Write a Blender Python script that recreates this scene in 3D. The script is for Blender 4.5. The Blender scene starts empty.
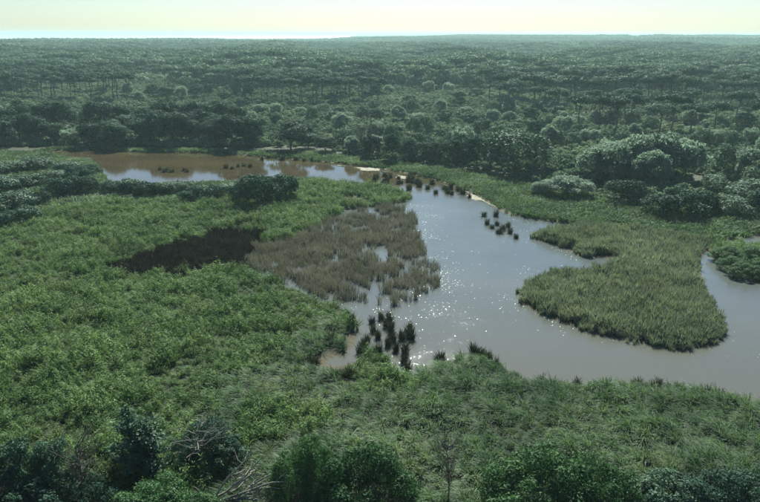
import bpy, math
import numpy as np
from mathutils import Vector, Matrix

SC = bpy.context.scene
COL = SC.collection
R = math.radians
RNG = np.random.default_rng(7)

# ------------------------------------------------------------------ camera
CAM_H, FPX = 32.0, 739.0          # focal length in pixels of the 760 wide frame
PITCH, ROLL = 16.35, 0.2
cam_d = bpy.data.cameras.new('camera')
cam_d.sensor_width = 36.0
cam_d.lens = 36.0 * FPX / 760.0
cam_d.clip_start = 0.5
cam_d.clip_end = 60000.0
cam = bpy.data.objects.new('camera', cam_d)
COL.objects.link(cam)
CAM_M = Matrix.Translation((0, 0, CAM_H)) @ Matrix.Rotation(R(90 - PITCH), 4, 'X') @ Matrix.Rotation(R(ROLL), 4, 'Z')
cam.matrix_world = CAM_M
SC.camera = cam

# ------------------------------------------------------------------ light
SUN_EL, SUN_AZ = 40.0, 5.0         # azimuth clockwise from +Y (the view direction)
world = bpy.data.worlds.new('World')
SC.world = world
world.use_nodes = True
nt = world.node_tree
nt.nodes.clear()
w_out = nt.nodes.new('ShaderNodeOutputWorld')
w_bg = nt.nodes.new('ShaderNodeBackground')
w_sky = nt.nodes.new('ShaderNodeTexSky')
w_sky.sky_type = 'NISHITA'
w_sky.sun_disc = False
w_sky.sun_elevation = R(SUN_EL)
w_sky.sun_rotation = R(SUN_AZ)
w_sky.air_density = 1.0
w_sky.dust_density = 0.5
w_sky.ozone_density = 1.0
w_tint = nt.nodes.new('ShaderNodeMix')
w_tint.data_type = 'RGBA'
w_tint.blend_type = 'MULTIPLY'
w_tint.inputs[0].default_value = 1.0
w_tint.inputs[7].default_value = (0.57, 0.70, 0.82, 1)
nt.links.new(w_sky.outputs[0], w_tint.inputs[6])
nt.links.new(w_tint.outputs[2], w_bg.inputs[0])
w_bg.inputs[1].default_value = 0.05
nt.links.new(w_bg.outputs[0], w_out.inputs[0])

sun_d = bpy.data.lights.new('sun', 'SUN')
sun_d.energy = 5.0
sun_d.angle = R(0.55)
sun_d.color = (0.985, 1.0, 0.87)
sun = bpy.data.objects.new('sun', sun_d)
COL.objects.link(sun)
to_sun = Vector((math.sin(R(SUN_AZ)) * math.cos(R(SUN_EL)), math.cos(R(SUN_AZ)) * math.cos(R(SUN_EL)), math.sin(R(SUN_EL))))
sun.rotation_euler = to_sun.to_track_quat('Z', 'Y').to_euler()
sun.location = (0, 0, 300)

SC.view_settings.view_transform = 'Standard'
SC.view_settings.look = 'None'
SC.view_settings.exposure = 1.43
SC.view_settings.gamma = 1.0
SC.view_settings.use_curve_mapping = False
SC.render.engine = 'CYCLES'
cy = SC.cycles
cy.max_bounces = 5
cy.diffuse_bounces = 3
cy.glossy_bounces = 2
cy.transmission_bounces = 3
cy.volume_bounces = 0
cy.transparent_max_bounces = 4
cy.use_denoising = True
cy.caustics_reflective = False
cy.caustics_refractive = False
cy.sample_clamp_indirect = 4.0
cy.use_adaptive_sampling = True
cy.adaptive_threshold = 0.01

# ------------------------------------------------------------------ measuring helpers
M3 = np.array(CAM_M.to_3x3())
def ground_pt(px, py, z=0.0):
    d = M3 @ np.array([(px - 380.0) / FPX, (251.0 - py) / FPX, -1.0])
    t = (z - CAM_H) / d[2]
    return np.array([d[0] * t, d[1] * t])
def project(x, y, z=0.0):
    p = np.stack([np.asarray(x, float), np.asarray(y, float), np.asarray(z, float) - CAM_H + np.zeros_like(np.asarray(x, float))], -1) @ M3
    return 380 + FPX * p[..., 0] / -p[..., 2], 251 - FPX * p[..., 1] / -p[..., 2]
def poly(pts, z=0.0):
    return np.array([ground_pt(p[0], p[1], p[2] if len(p) > 2 else z) for p in pts])
def inside(P, x, y):
    x = np.asarray(x, float); y = np.asarray(y, float)
    r = np.zeros(x.shape, bool)
    n = len(P)
    for i in range(n):
        x0, y0 = P[i]; x1, y1 = P[(i + 1) % n]
        if y0 == y1: continue
        c = ((y0 > y) != (y1 > y)) & (x < (x1 - x0) * (y - y0) / (y1 - y0) + x0)
        r ^= c
    return r
def edge_dist(P, x, y):
    d = np.full(np.asarray(x).shape, 1e9)
    n = len(P)
    for i in range(n):
        a = P[i]; b = P[(i + 1) % n] - a
        t = np.clip(((x - a[0]) * b[0] + (y - a[1]) * b[1]) / (b @ b + 1e-9), 0, 1)
        d = np.minimum(d, np.hypot(x - a[0] - t * b[0], y - a[1] - t * b[1]))
    return d
def smooth_closed(P, it=2):
    for _ in range(it):
        Q = np.roll(P, -1, 0)
        P = np.stack([0.75 * P + 0.25 * Q, 0.25 * P + 0.75 * Q], 1).reshape(-1, 2)
    return P
def lattice(x, y, seed):
    n = (np.asarray(x).astype(np.int64) * 374761393 + np.asarray(y).astype(np.int64) * 668265263 + seed * 974634777) & 0xffffffff
    n = ((n ^ (n >> 13)) * 1274126177) & 0xffffffff
    return ((n ^ (n >> 16)) & 0xffff) / 65535.0
def vnoise(x, y, s, seed=0):
    x = np.asarray(x, float) / s; y = np.asarray(y, float) / s
    xi = np.floor(x); yi = np.floor(y); fx = x - xi; fy = y - yi
    fx = fx * fx * (3 - 2 * fx); fy = fy * fy * (3 - 2 * fy)
    a = lattice(xi, yi, seed); b = lattice(xi + 1, yi, seed); c = lattice(xi, yi + 1, seed); d = lattice(xi + 1, yi + 1, seed)
    return (a * (1 - fx) + b * fx) * (1 - fy) + (c * (1 - fx) + d * fx) * fy

# outlines measured on the ground (pixel row, pixel column, height of what forms the edge)
T = 1.1
WATER = smooth_closed(poly([
    (42, 153), (75, 149.5), (110, 151), (150, 153), (200, 152.5), (240, 155), (262, 157), (300, 160), (335, 163), (370, 167),
    (400, 172), (430, 178), (462, 188), (492, 204), (505, 214), (530, 218), (555, 222), (578, 227), (588, 230),
    (565, 233), (545, 235), (530, 237.5), (541, 241), (556, 245), (570, 250), (584, 258), (600, 257), (616, 258),
    (610, 263, 1.2), (577, 266, 1.2), (545, 269, 1.1), (527, 280, .8), (519, 291, .4), (523, 303), (540, 313), (565, 322), (600, 333), (640, 342),
    (680, 347), (705, 346), (718, 340), (722, 328), (715, 310), (708, 295), (700, 278), (697, 262), (701, 252), (713, 245),
    (735, 239), (775, 233), (850, 226), (880, 410, T), (800, 398, T), (757, 391, T), (720, 387, T), (690, 382, T), (650, 380, T), (610, 378, T),
    (575, 376, T), (545, 375, T), (522, 371, T), (505, 361, T), (487, 350, T), (465, 348, T), (445, 354, T), (425, 360, T), (410, 374, T),
    (393, 364, T), (383, 347, T), (372, 341, T), (365, 350, T), (345, 357, T), (322, 359, T), (318, 351, T), (335, 346, T), (352, 339, T),
    (352, 322, .6), (345, 307, .6), (320, 301, .6), (296, 288, .6), (270, 277, .6), (245, 271, .6), (238, 262, .4),
    (250, 248), (268, 244), (290, 240), (315, 226), (335, 216), (345, 209), (365, 207), (395, 204), (409, 199),
    (411, 194, .8), (395, 186, 1.2), (365, 182, 1.2), (335, 178, 1.2), (310, 175, 1.2), (285, 175, 1.2), (255, 178, 1),
    (230, 180, 1), (200, 179, 1), (170, 181, 1), (135, 183, 1), (110, 181, 1), (101, 171, .6), (95, 160, .4), (70, 157, .4), (42, 155)]), 1)
ISLET = smooth_closed(poly([(711, 252), (724, 246), (745, 245), (770, 247), (800, 254), (805, 290), (775, 290), (752, 281), (735, 274), (718, 264)]), 2)
BROWN = smooth_closed(poly([(238, 262), (252, 246), (290, 239), (325, 222), (350, 212), (385, 206), (408, 204), (417, 216), (419, 236), (431, 255),
                            (443, 272), (438, 290), (421, 302), (395, 307), (360, 309), (335, 304), (300, 291), (265, 276)]), 1)
BURNT = smooth_closed(poly([(94, 274), (128, 263), (170, 248), (198, 239), (235, 233), (268, 233), (258, 247), (242, 258), (252, 268), (225, 273),
                            (200, 274), (165, 278), (130, 280), (100, 278)]), 1)
PEN = poly([(528, 237), (560, 228), (600, 228), (640, 232), (690, 240), (712, 244), (703, 252), (697, 262), (700, 278), (708, 295), (716, 310), (723, 328),
            (719, 341), (705, 347), (680, 348), (640, 343), (600, 334), (565, 323), (540, 314), (522, 304), (517, 291, .4), (527, 279, .8), (545, 267, 1.1), (577, 265, 1.2),
            (610, 262, 1.2), (617, 257), (600, 256), (584, 258), (570, 250), (556, 245)])
POND_SLOT = poly([(345, 198), (355, 196), (363, 199), (356, 204), (343, 205)])

def water_sd(x, y):
    "metres to the shore, positive on land"
    x = np.asarray(x, float); y = np.asarray(y, float)
    d = edge_dist(WATER, x, y)
    iw = inside(WATER, x, y)
    d2 = edge_dist(ISLET, x, y)
    ii = inside(ISLET, x, y)
    s = np.where(iw, -d, d)
    s = np.where(ii, d2, np.where(iw, np.maximum(s, -d2), s))
    s = np.where(inside(POND_SLOT, x, y), -edge_dist(POND_SLOT, x, y), s)
    return s
def far_z(x, y):
    "gentle relief of the wooded plain beyond the marsh"
    r = np.hypot(x, y)
    f = np.clip((r - 230) / 300, 0, 1)
    z = f * (0.9 + 3.0 * (vnoise(x, y, 260, 3) - .3) + 1.2 * (vnoise(x, y, 90, 4) - .4))
    a = np.degrees(np.arctan2(x, np.maximum(y, 1)))
    rise = np.clip((a + 6) / 14, 0, 1) * np.clip((r - 1500) / 1500, 0, 1) * np.clip((7000 - r) / 3000, 0, 1)
    return z + rise * (11 + 8 * vnoise(x, y, 500, 9))
def ground_z(x, y):
    x = np.asarray(x, float); y = np.asarray(y, float)
    z = far_z(x, y)
    near = (np.abs(x) < 220) & (y > 20) & (y < 300)
    if np.any(near):
        s = water_sd(x[near], y[near]) if x.ndim else water_sd(x, y)
        b = np.clip(s * 0.16, -0.5, 0.26) + 0.05
        if x.ndim: z[near] = z[near] + b
        else: z = z + b
    if x.ndim: z[~near] += 0.31
    elif not near: z = z + 0.31
    return z

# ------------------------------------------------------------------ materials
def new_mat(name):
    m = bpy.data.materials.new(name)
    m.use_nodes = True
    t = m.node_tree
    t.nodes.clear()
    return m, t, t.nodes.new('ShaderNodeOutputMaterial')
def N(t, typ, **kw):
    n = t.nodes.new(typ)
    for k, v in kw.items(): setattr(n, k, v)
    return n
def noise(t, scale, detail=3, vec=None, rough=.55):
    n = N(t, 'ShaderNodeTexNoise')
    n.inputs['Scale'].default_value = scale
    n.inputs['Detail'].default_value = detail
    n.inputs['Roughness'].default_value = rough
    if vec is not None: t.links.new(vec, n.inputs['Vector'])
    return n.outputs['Fac']
def ramp(t, fac, stops):
    r = N(t, 'ShaderNodeValToRGB')
    e = r.color_ramp.elements
    while len(e) < len(stops): e.new(0.5)
    for i, (p, c) in enumerate(stops):
        e[i].position = p
        e[i].color = (*c, 1)
    if fac is not None: t.links.new(fac, r.inputs[0])
    return r.outputs[0]
def mixc(t, fac, a, b, mode='MIX'):
    m = N(t, 'ShaderNodeMix', data_type='RGBA', blend_type=mode)
    for i, v in ((0, fac), (6, a), (7, b)):
        if isinstance(v, (int, float)): m.inputs[i].default_value = v
        elif isinstance(v, tuple): m.inputs[i].default_value = (*v, 1)
        else: t.links.new(v, m.inputs[i])
    return m.outputs[2]
def foliage(name, dark, mid, light, trans=0.35, spec=0.3, rough=0.5, scale=0.5, per='OBJECT', tcol=None, straw=0.):
    "leaves: colour wanders from plant to plant and from spray to spray"
    m, t, out = new_mat(name)
    geo = N(t, 'ShaderNodeNewGeometry')
    if per == 'OBJECT':
        rnd = N(t, 'ShaderNodeObjectInfo').outputs['Random']
    else:
        a = N(t, 'ShaderNodeAttribute', attribute_type='INSTANCER', attribute_name='tint')
        rnd = a.outputs['Fac']
    nz = noise(t, scale, 3, geo.outputs['Position'])
    isl = geo.outputs['Random Per Island']
    s = N(t, 'ShaderNodeMath', operation='MULTIPLY_ADD')
    t.links.new(rnd, s.inputs[0]); s.inputs[1].default_value = .5
    t.links.new(nz, s.inputs[2])
    s2 = N(t, 'ShaderNodeMath', operation='MULTIPLY_ADD')
    t.links.new(isl, s2.inputs[0]); s2.inputs[1].default_value = .34
    t.links.new(s.outputs[0], s2.inputs[2])
    s3 = N(t, 'ShaderNodeMath', operation='SUBTRACT')
    t.links.new(s2.outputs[0], s3.inputs[0]); s3.inputs[1].default_value = .42
    c = ramp(t, s3.outputs[0], [(0.05, dark), (0.5, mid), (0.95, light)])
    if straw:
        mr = N(t, 'ShaderNodeMapRange'); mr.inputs[1].default_value = .52; mr.inputs[2].default_value = .72; mr.inputs[4].default_value = straw
        t.links.new(noise(t, .16, 5, geo.outputs['Position'], .65), mr.inputs[0])
        c = mixc(t, mr.outputs[0], c, (.150, .140, .072))
    p = N(t, 'ShaderNodeBsdfPrincipled')
    t.links.new(c, p.inputs['Base Color'])
    p.inputs['Roughness'].default_value = rough + .22
    p.inputs['Specular IOR Level'].default_value = spec * .3
    tr = N(t, 'ShaderNodeBsdfTranslucent')
    tc = mixc(t, 1.0, c, tcol or ((1.2, 1.3, .75) if per == 'INST' else (1.0, 1.1, .85)), 'MULTIPLY')
    t.links.new(tc, tr.inputs[0])
    mx = N(t, 'ShaderNodeMixShader')
    mx.inputs[0].default_value = trans * .7
    t.links.new(p.outputs[0], mx.inputs[1]); t.links.new(tr.outputs[0], mx.inputs[2])
    t.links.new(mx.outputs[0], out.inputs[0])
    return m
def bark(name, a, b, rough=.85):
    m, t, out = new_mat(name)
    geo = N(t, 'ShaderNodeNewGeometry')
    c = ramp(t, noise(t, 3.0, 5, geo.outputs['Position']), [(.3, a), (.7, b)])
    p = N(t, 'ShaderNodeBsdfPrincipled')
    t.links.new(c, p.inputs['Base Color'])
    p.inputs['Roughness'].default_value = rough
    p.inputs['Specular IOR Level'].default_value = .25
    t.links.new(p.outputs[0], out.inputs[0])
    return m

MAT = {}
MAT['pine'] = foliage('pine_needles', (0.018, 0.048, 0.034), (0.044, 0.092, 0.062), (0.08, 0.142, 0.094), .28, .3)
MAT['oak'] = foliage('evergreen_leaves', (0.013, 0.034, 0.024), (0.03, 0.068, 0.046), (0.062, 0.116, 0.078), .28, .2, .5)
MAT['willow'] = foliage('grey_green_leaves', (0.098, 0.145, 0.126), (0.168, 0.224, 0.194), (0.24, 0.296, 0.254), .8, .4, .5)
MAT['shrub'] = foliage('maquis_leaves', (0.04, 0.074, 0.048), (0.08, 0.13, 0.086), (0.138, 0.198, 0.134), .32, .35)
MAT['bright'] = foliage('fresh_leaves', (.016, .048, .018), (.034, .090, .030), (.070, .145, .050), .38, .4, .45, 0.9)
MAT['teal'] = foliage('bluish_leaves', (0.02, 0.054, 0.032), (0.044, 0.098, 0.06), (0.092, 0.156, 0.096), .3, .5, .42, 0.9)
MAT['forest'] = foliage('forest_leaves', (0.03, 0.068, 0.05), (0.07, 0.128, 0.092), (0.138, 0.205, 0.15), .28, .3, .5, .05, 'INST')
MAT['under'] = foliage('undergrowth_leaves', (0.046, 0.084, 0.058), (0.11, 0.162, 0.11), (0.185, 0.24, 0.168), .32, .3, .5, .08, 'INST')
MAT['marsh'] = foliage('marsh_leaves', (0.022, 0.054, 0.018), (0.07, 0.132, 0.044), (0.165, 0.238, 0.105), .40, .35, .5, .12, 'INST', None, .38)
MAT['reed'] = foliage('reed_blades', (0.024, 0.056, 0.03), (0.07, 0.124, 0.064), (0.175, 0.236, 0.148), .40, .45, .42, .12, 'INST', None, .38)
MAT['olive'] = foliage('olive_reed_blades', (0.074, 0.096, 0.072), (0.15, 0.18, 0.142), (0.23, 0.262, 0.215), .35, .3, .55, .2, 'INST', None, .38)
MAT['brown'] = foliage('dry_reed_stems', (0.08, 0.082, 0.064), (0.152, 0.153, 0.122), (0.245, 0.242, 0.2), .25, .3, .6, .2, 'INST', (1.1, 1.05, .8))
MAT['burnt'] = foliage('blackened_stems', (0.01, 0.009, 0.007), (0.03, 0.026, 0.018), (0.08, 0.066, 0.044), .15, .2, .7, .2, 'INST', (1, 1, .8))
MAT['sedge'] = foliage('sedge_blades', (0.01, 0.014, 0.009), (0.024, 0.03, 0.017), (0.05, 0.058, 0.032), .3, .3, .55, .5, 'OBJECT', (1.1, 1.1, .7))
MAT['bark'] = bark('grey_bark', (.050, .046, .036), (.130, .120, .100))
MAT['dead'] = bark('bleached_wood', (.12, .115, .095), (.30, .285, .25), .75)

def ground_material():
    m, t, out = new_mat('marsh_soil')
    geo = N(t, 'ShaderNodeNewGeometry')
    P = geo.outputs['Position']
    c1 = ramp(t, noise(t, .035, 5, P), [(.30, (.012, .016, .009)), (.52, (.020, .026, .014)), (.72, (.034, .040, .022))])
    c2 = ramp(t, noise(t, .9, 5, P), [(.3, (.45, .45, .42)), (.7, (1.35, 1.35, 1.3))])
    c = mixc(t, 1.0, c1, c2, 'MULTIPLY')
    sx = N(t, 'ShaderNodeSeparateXYZ'); t.links.new(P, sx.inputs[0])
    mr = N(t, 'ShaderNodeMapRange'); mr.inputs[1].default_value = .02; mr.inputs[2].default_value = .24
    t.links.new(sx.outputs[2], mr.inputs[0])
    c = mixc(t, mr.outputs[0], (.050, .042, .026), c)      # bare mud at the water's edge
    p = N(t, 'ShaderNodeBsdfPrincipled')
    t.links.new(c, p.inputs['Base Color'])
    p.inputs['Roughness'].default_value = .9
    p.inputs['Specular IOR Level'].default_value = .2
    b = N(t, 'ShaderNodeBump'); b.inputs['Strength'].default_value = .6; b.inputs['Distance'].default_value = .25
    t.links.new(noise(t, 2.2, 6, P), b.inputs['Height'])
    t.links.new(b.outputs[0], p.inputs['Normal'])
    t.links.new(p.outputs[0], out.inputs[0])
    return m
def water_material():
    m, t, out = new_mat('brackish_water')
    geo = N(t, 'ShaderNodeNewGeometry')
    P = geo.outputs['Position']
    p = N(t, 'ShaderNodeBsdfPrincipled')
    c1 = ramp(t, noise(t, .06, 3, P), [(.35, (.060, .072, .072)), (.65, (.080, .089, .084))])
    c2 = ramp(t, noise(t, .06, 3, P), [(.35, (.036, .028, .015)), (.65, (.058, .045, .024))])
    sx = N(t, 'ShaderNodeSeparateXYZ'); t.links.new(P, sx.inputs[0])
    mr = N(t, 'ShaderNodeMapRange'); mr.inputs[1].default_value = 138; mr.inputs[2].default_value = 165   # silt stirred up in the upper pond
    t.links.new(sx.outputs[1], mr.inputs[0])
    m3 = N(t, 'ShaderNodeMapRange'); m3.inputs[1].default_value = 98; m3.inputs[2].default_value = 68   # mud stirred up off the near bank
    t.links.new(sx.outputs[1], m3.inputs[0])
    c1 = mixc(t, m3.outputs[0], c1, (.074, .074, .062))
    c = mixc(t, mr.outputs[0], c1, c2)
    t.links.new(c, p.inputs['Base Color'])
    p.inputs['IOR'].default_value = 1.333
    p.inputs['Roughness'].default_value = .045
    # ripples: a fine chop that breezes gather into patches
    patch = N(t, 'ShaderNodeMapRange'); patch.inputs[1].default_value = .38; patch.inputs[2].default_value = .66
    t.links.new(noise(t, .07, 4, P), patch.inputs[0])
    b = N(t, 'ShaderNodeBump'); b.inputs['Distance'].default_value = .03
    st = N(t, 'ShaderNodeMath', operation='MULTIPLY_ADD'); st.inputs[1].default_value = .35; st.inputs[2].default_value = .48
    calm = N(t, 'ShaderNodeMapRange'); calm.inputs[1].default_value = 130; calm.inputs[2].default_value = 165; calm.inputs[3].default_value = 1; calm.inputs[4].default_value = .10
    t.links.new(sx.outputs[1], calm.inputs[0])         # the upper pond lies in the lee of the trees
    cm = N(t, 'ShaderNodeMath', operation='MULTIPLY')
    t.links.new(patch.outputs[0], st.inputs[0]); t.links.new(st.outputs[0], cm.inputs[0]); t.links.new(calm.outputs[0], cm.inputs[1])
    t.links.new(cm.outputs[0], b.inputs['Strength'])
    mp = N(t, 'ShaderNodeMapping'); mp.inputs['Scale'].default_value = (1.0, 1.9, 1); mp.inputs['Rotation'].default_value = (0, 0, R(25))
    t.links.new(P, mp.inputs[0])
    t.links.new(noise(t, 3.2, 3, mp.outputs[0]), b.inputs['Height'])
    t.links.new(b.outputs[0], p.inputs['Normal'])
    t.links.new(p.outputs[0], out.inputs[0])
    return m
def simple_mat(name, a, b, scale, rough, spec=.5):
    m, t, out = new_mat(name)
    geo = N(t, 'ShaderNodeNewGeometry')
    p = N(t, 'ShaderNodeBsdfPrincipled')
    t.links.new(ramp(t, noise(t, scale, 5, geo.outputs['Position']), [(.3, a), (.7, b)]), p.inputs['Base Color'])
    p.inputs['Roughness'].default_value = rough
    p.inputs['Specular IOR Level'].default_value = spec
    t.links.new(p.outputs[0], out.inputs[0])
    return m
MAT['ground'] = ground_material()
MAT['water'] = water_material()
MAT['sand'] = simple_mat('pale_bank_strip', (.10, .095, .07), (.30, .285, .23), 1.4, .9, .15)
MAT['glint'] = simple_mat('pale_glint_flecks', (.45, .46, .38), (.80, .80, .70), 2.0, .3)  # near-white colour stands for sun sparkle on the water
MAT['sea'] = simple_mat('distant_lagoon', (.16, .20, .20), (.24, .28, .27), .001, .5)

# ------------------------------------------------------------------ mesh helpers
class MB:
    def __init__(s): s.v = []; s.f = []; s.n = 0; s.m = []
    def add(s, v, f, mat=0):
        v = np.asarray(v, float).reshape(-1, 3)
        f = np.asarray(f, np.int64)
        s.v.append(v); s.f.append(f + s.n); s.n += len(v)
        s.m.append(np.full(len(f), mat))
        return s
    def arrays(s):
        return np.concatenate(s.v), s.f, s.m
    def mesh(s, name, mats):
        me = bpy.data.meshes.new(name)
        v = np.concatenate(s.v)
        loops = np.concatenate([f.ravel() for f in s.f])
        tot = np.concatenate([np.full(len(f), f.shape[1]) for f in s.f])
        me.vertices.add(len(v)); me.vertices.foreach_set('co', v.ravel().astype(np.float32))
        me.loops.add(len(loops)); me.loops.foreach_set('vertex_index', loops.astype(np.int32))
        me.polygons.add(len(tot))
        me.polygons.foreach_set('loop_start', np.concatenate([[0], np.cumsum(tot)[:-1]]).astype(np.int32))
        me.polygons.foreach_set('material_index', np.concatenate(s.m).astype(np.int32))
        for m in mats: me.materials.append(m)
        me.update(calc_edges=True)
        return me
def unit(v): return v / (np.linalg.norm(v, axis=-1, keepdims=True) + 1e-9)
def cards(mb, c, nrm, size, rng, aspect=1.6, mat=0, wild=.8):
    "leaf sprays: one small rhombus each"
    n = len(c)
    nn = unit(nrm + wild * rng.normal(size=(n, 3)))
    u = unit(np.cross(nn, rng.normal(size=(n, 3))))
    w = np.cross(nn, u)
    s = (size * rng.uniform(.6, 1.4, n))[:, None]
    a = u * s * aspect * .5; b = w * s * .5
    v = np.stack([c - a, c - b + a * .15, c + a + nn * s * .12, c + b + a * .15], 1)
    mb.add(v.reshape(-1, 3), np.arange(4 * n).reshape(n, 4), mat)
def tube(mb, pts, rad, k=5, mat=0):
    pts = np.asarray(pts, float); n = len(pts)
    tan = unit(np.gradient(pts, axis=0))
    ref = np.array([1., 0.13, .07])
    a = unit(np.cross(tan, ref)); b = np.cross(tan, a)
    th = np.arange(k) * 2 * np.pi / k
    ring = pts[:, None] + np.asarray(rad)[:, None, None] * (a[:, None] * np.cos(th)[None, :, None] + b[:, None] * np.sin(th)[None, :, None])
    f = []
    for i in range(n - 1):
        for j in range(k):
            f.append((i * k + j, i * k + (j + 1) % k, (i + 1) * k + (j + 1) % k, (i + 1) * k + j))
    mb.add(ring.reshape(-1, 3), np.array(f), mat)
def limb(mb, p, q, r0, r1, rng, bend=.12, n=4, k=4, mat=0):
    p = np.asarray(p, float); q = np.asarray(q, float)
    t = np.linspace(0, 1, n)[:, None]
    L = np.linalg.norm(q - p)
    off = np.cumsum(rng.normal(size=(n, 3)), 0) * bend * L / n
    off -= t * off[-1]
    off[0] = 0
    tube(mb, p + (q - p) * t + off, r0 + (r1 - r0) * t[:, 0], k, mat)
def fill(mb, lobes, n, size, rng, aspect=1.6, wild=.45, low=-.55, mat=0, rmin=.72):
    "sprays spread through the skin of a heap of lobes"
    C = np.array([l[0] for l in lobes]); Rd = np.array([l[1] for l in lobes])
    wgt = (Rd[:, 0] * Rd[:, 1]) ** .8
    li = rng.choice(len(C), n, p=wgt / wgt.sum())
    d = unit(rng.normal(size=(n, 3)))
    d[:, 2] = np.where(d[:, 2] < low, -d[:, 2], d[:, 2])
    r = np.clip(rng.normal(.90, .15, n), .45, 1.4)[:, None]
    p = C[li] + d * Rd[li] * r
    keep = np.ones(n, bool)
    for i in range(len(C)):
        q = (((p - C[i]) / Rd[i]) ** 2).sum(1)
        keep &= (q > .42) | (li == i)
    keep &= p[:, 2] > .02
    cards(mb, p[keep], d[keep], size, rng, aspect, mat, wild)

# ------------------------------------------------------------------ plant prototypes (mesh data shared by the copies)
def pine_proto(seed, h=12., w=9., n=6000, size=.32):
    rng = np.random.default_rng(seed)
    tr = MB(); cr = MB()
    lean = rng.uniform(-.8, .8, 2)
    top = np.array([lean[0], lean[1], h - 2.2])
    limb(tr, (0, 0, -.4), top, .26, .13, rng, .16, 6, 6)
    lobes = []
    for i in range(13):
        a = rng.uniform(0, 2 * np.pi); q = math.sqrt((i + .5) / 13) * w * .40
        z = h - 1.25 - 1.5 * (q / (w * .5)) ** 2 + rng.uniform(-.35, .25)
        c = np.array([lean[0] + q * math.cos(a), lean[1] + q * math.sin(a), z])
        rr = w * rng.uniform(.14, .21)
        lobes.append((c, (rr, rr, rng.uniform(.8, 1.25))))
        if i % 2 == 0: limb(tr, top - (0, 0, rng.uniform(.2, 2.2)), c - (0, 0, .3), .09, .03, rng, .1)
    fill(cr, lobes, n, size, rng, low=-.3)
    return tr.mesh('pine_trunk', [MAT['bark']]), cr.mesh('pine_crown', [MAT['pine']]), (w, h)
def round_proto(seed, h, w, nl, n, size, mat, base=.12, aspect=1.6, lobe=.20, wild=.5, tr_r=.2, limbs=7, squash=1.0, twig=0):
    "round-headed tree or bush; base = height of the lowest leaves as a share of h"
    rng = np.random.default_rng(seed)
    tr = MB(); cr = MB()
    cz = h * (base + 1) / 2; hz = h * (1 - base) / 2
    lobes = []
    for i in range(nl):
        d = unit(rng.normal(size=3))
        if d[2] < -.5: d[2] *= -1
        q = rng.uniform(.55, .84)
        rr = w * lobe * rng.uniform(.7, 1.25)
        c = np.array([d[0] * w * .5 * q, d[1] * w * .5 * q, cz + d[2] * hz * q])
        rr *= rng.choice([.7, 1., 1.15]); rz = rr * rng.uniform(.75, 1.05) * squash
        c[2] = min(max(c[2], base * h + rz * .7), h - rz * .8)
        lobes.append((c, (rr, rr, rz)))
    lobes.append((np.array([0, 0, cz]), (w * .33, w * .33, hz * .7)))
    fill(cr, lobes, n, size, rng, aspect, wild)
    fork = np.array([rng.normal() * .03 * w, rng.normal() * .03 * w, h * max(base * 1.1, .25)])
    limb(tr, (0, 0, -.3), fork, tr_r, tr_r * .75, rng, .08, 4, 6)
    for i in range(limbs):
        limb(tr, fork - (0, 0, .1 * h * rng.uniform(0, 1)), lobes[i % len(lobes)][0], tr_r * .5, tr_r * .12, rng, .14)
    for i in range(twig):                                # bare twigs standing out of the leaves
        c, rd = lobes[rng.integers(len(lobes))]
        d = unit(rng.normal(size=3) + (0, 0, .6))
        limb(tr, fork, c + d * rd[0] * rng.uniform(1.1, 1.5), .03, .01, rng, .12, 6, 3)
    return tr.mesh('trunk_wood', [MAT['bark']]), cr.mesh('leafy_crown', [MAT[mat]]), (w, h)
def thicket_proto(seed, h, w, nl, n, size, mat, wild=.6, twig=30):
    "ragged bush: many small sprays of uneven height over a broad foot"
    rng = np.random.default_rng(seed)
    tr = MB(); cr = MB(); lobes = []
    for i in range(nl):
        a = rng.uniform(0, 6.28); q = math.sqrt(rng.uniform(0, 1)) * .46
        hh = h * (1 - .75 * (q / .5) ** 2.2) * rng.uniform(.55, 1.0)
        rr = w * rng.uniform(.06, .12)
        lobes.append((np.array([math.cos(a) * q * w, math.sin(a) * q * w, max(hh - rr * .6, rr)]), (rr, rr, rr * rng.uniform(.7, 1.5))))
    fill(cr, lobes, n, size, rng, 1.9, wild, -.8)
    for c, rd in lobes:
        limb(tr, (rng.normal() * .05, rng.normal() * .05, -.2), c, .035, .012, rng, .1, 5, 4)
    for i in range(twig):
        c, rd = lobes[rng.integers(len(lobes))]
        limb(tr, (0, 0, -.2), c + unit(rng.normal(size=3) + (0, 0, 1)) * rd[0] * rng.uniform(1.2, 2), .025, .006, rng, .1, 6, 3)
    return tr.mesh('thicket_stems', [MAT['bark']]), cr.mesh('thicket_leaves', [MAT[mat]]), (w, h)
def bare_proto(seed, h, w, nb, mat, r0=.09):
    "leafless branching snag"
    rng = np.random.default_rng(seed)
    tr = MB(); br = MB()
    top = np.array([rng.normal() * .08 * w, rng.normal() * .08 * w, h * .8])
    limb(tr, (0, 0, -.3), top, r0, r0 * .4, rng, .12, 6, 6)
    for i in range(nb):
        z = rng.uniform(.25, 1); a = rng.uniform(0, 6.28)
        s = np.array([top[0] * z, top[1] * z, top[2] * z])
        e = s + np.array([math.cos(a) * w * .5 * rng.uniform(.4, 1), math.sin(a) * w * .5 * rng.uniform(.4, 1), h * rng.uniform(.02, .3)])
        limb(br, s, e, r0 * .45, r0 * .14, rng, .25, 5)
        for j in range(4):
            m = s + (e - s) * rng.uniform(.4, .95)
            d = (e - s) * .3 + rng.normal(size=3) * w * .09 + (0, 0, .05 * h)
            limb(br, m, m + d, r0 * .2, r0 * .07, rng, .25, 3)
    return tr.mesh('snag_trunk', [MAT[mat]]), br.mesh('snag_branches', [MAT[mat]]), (w, h)
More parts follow.
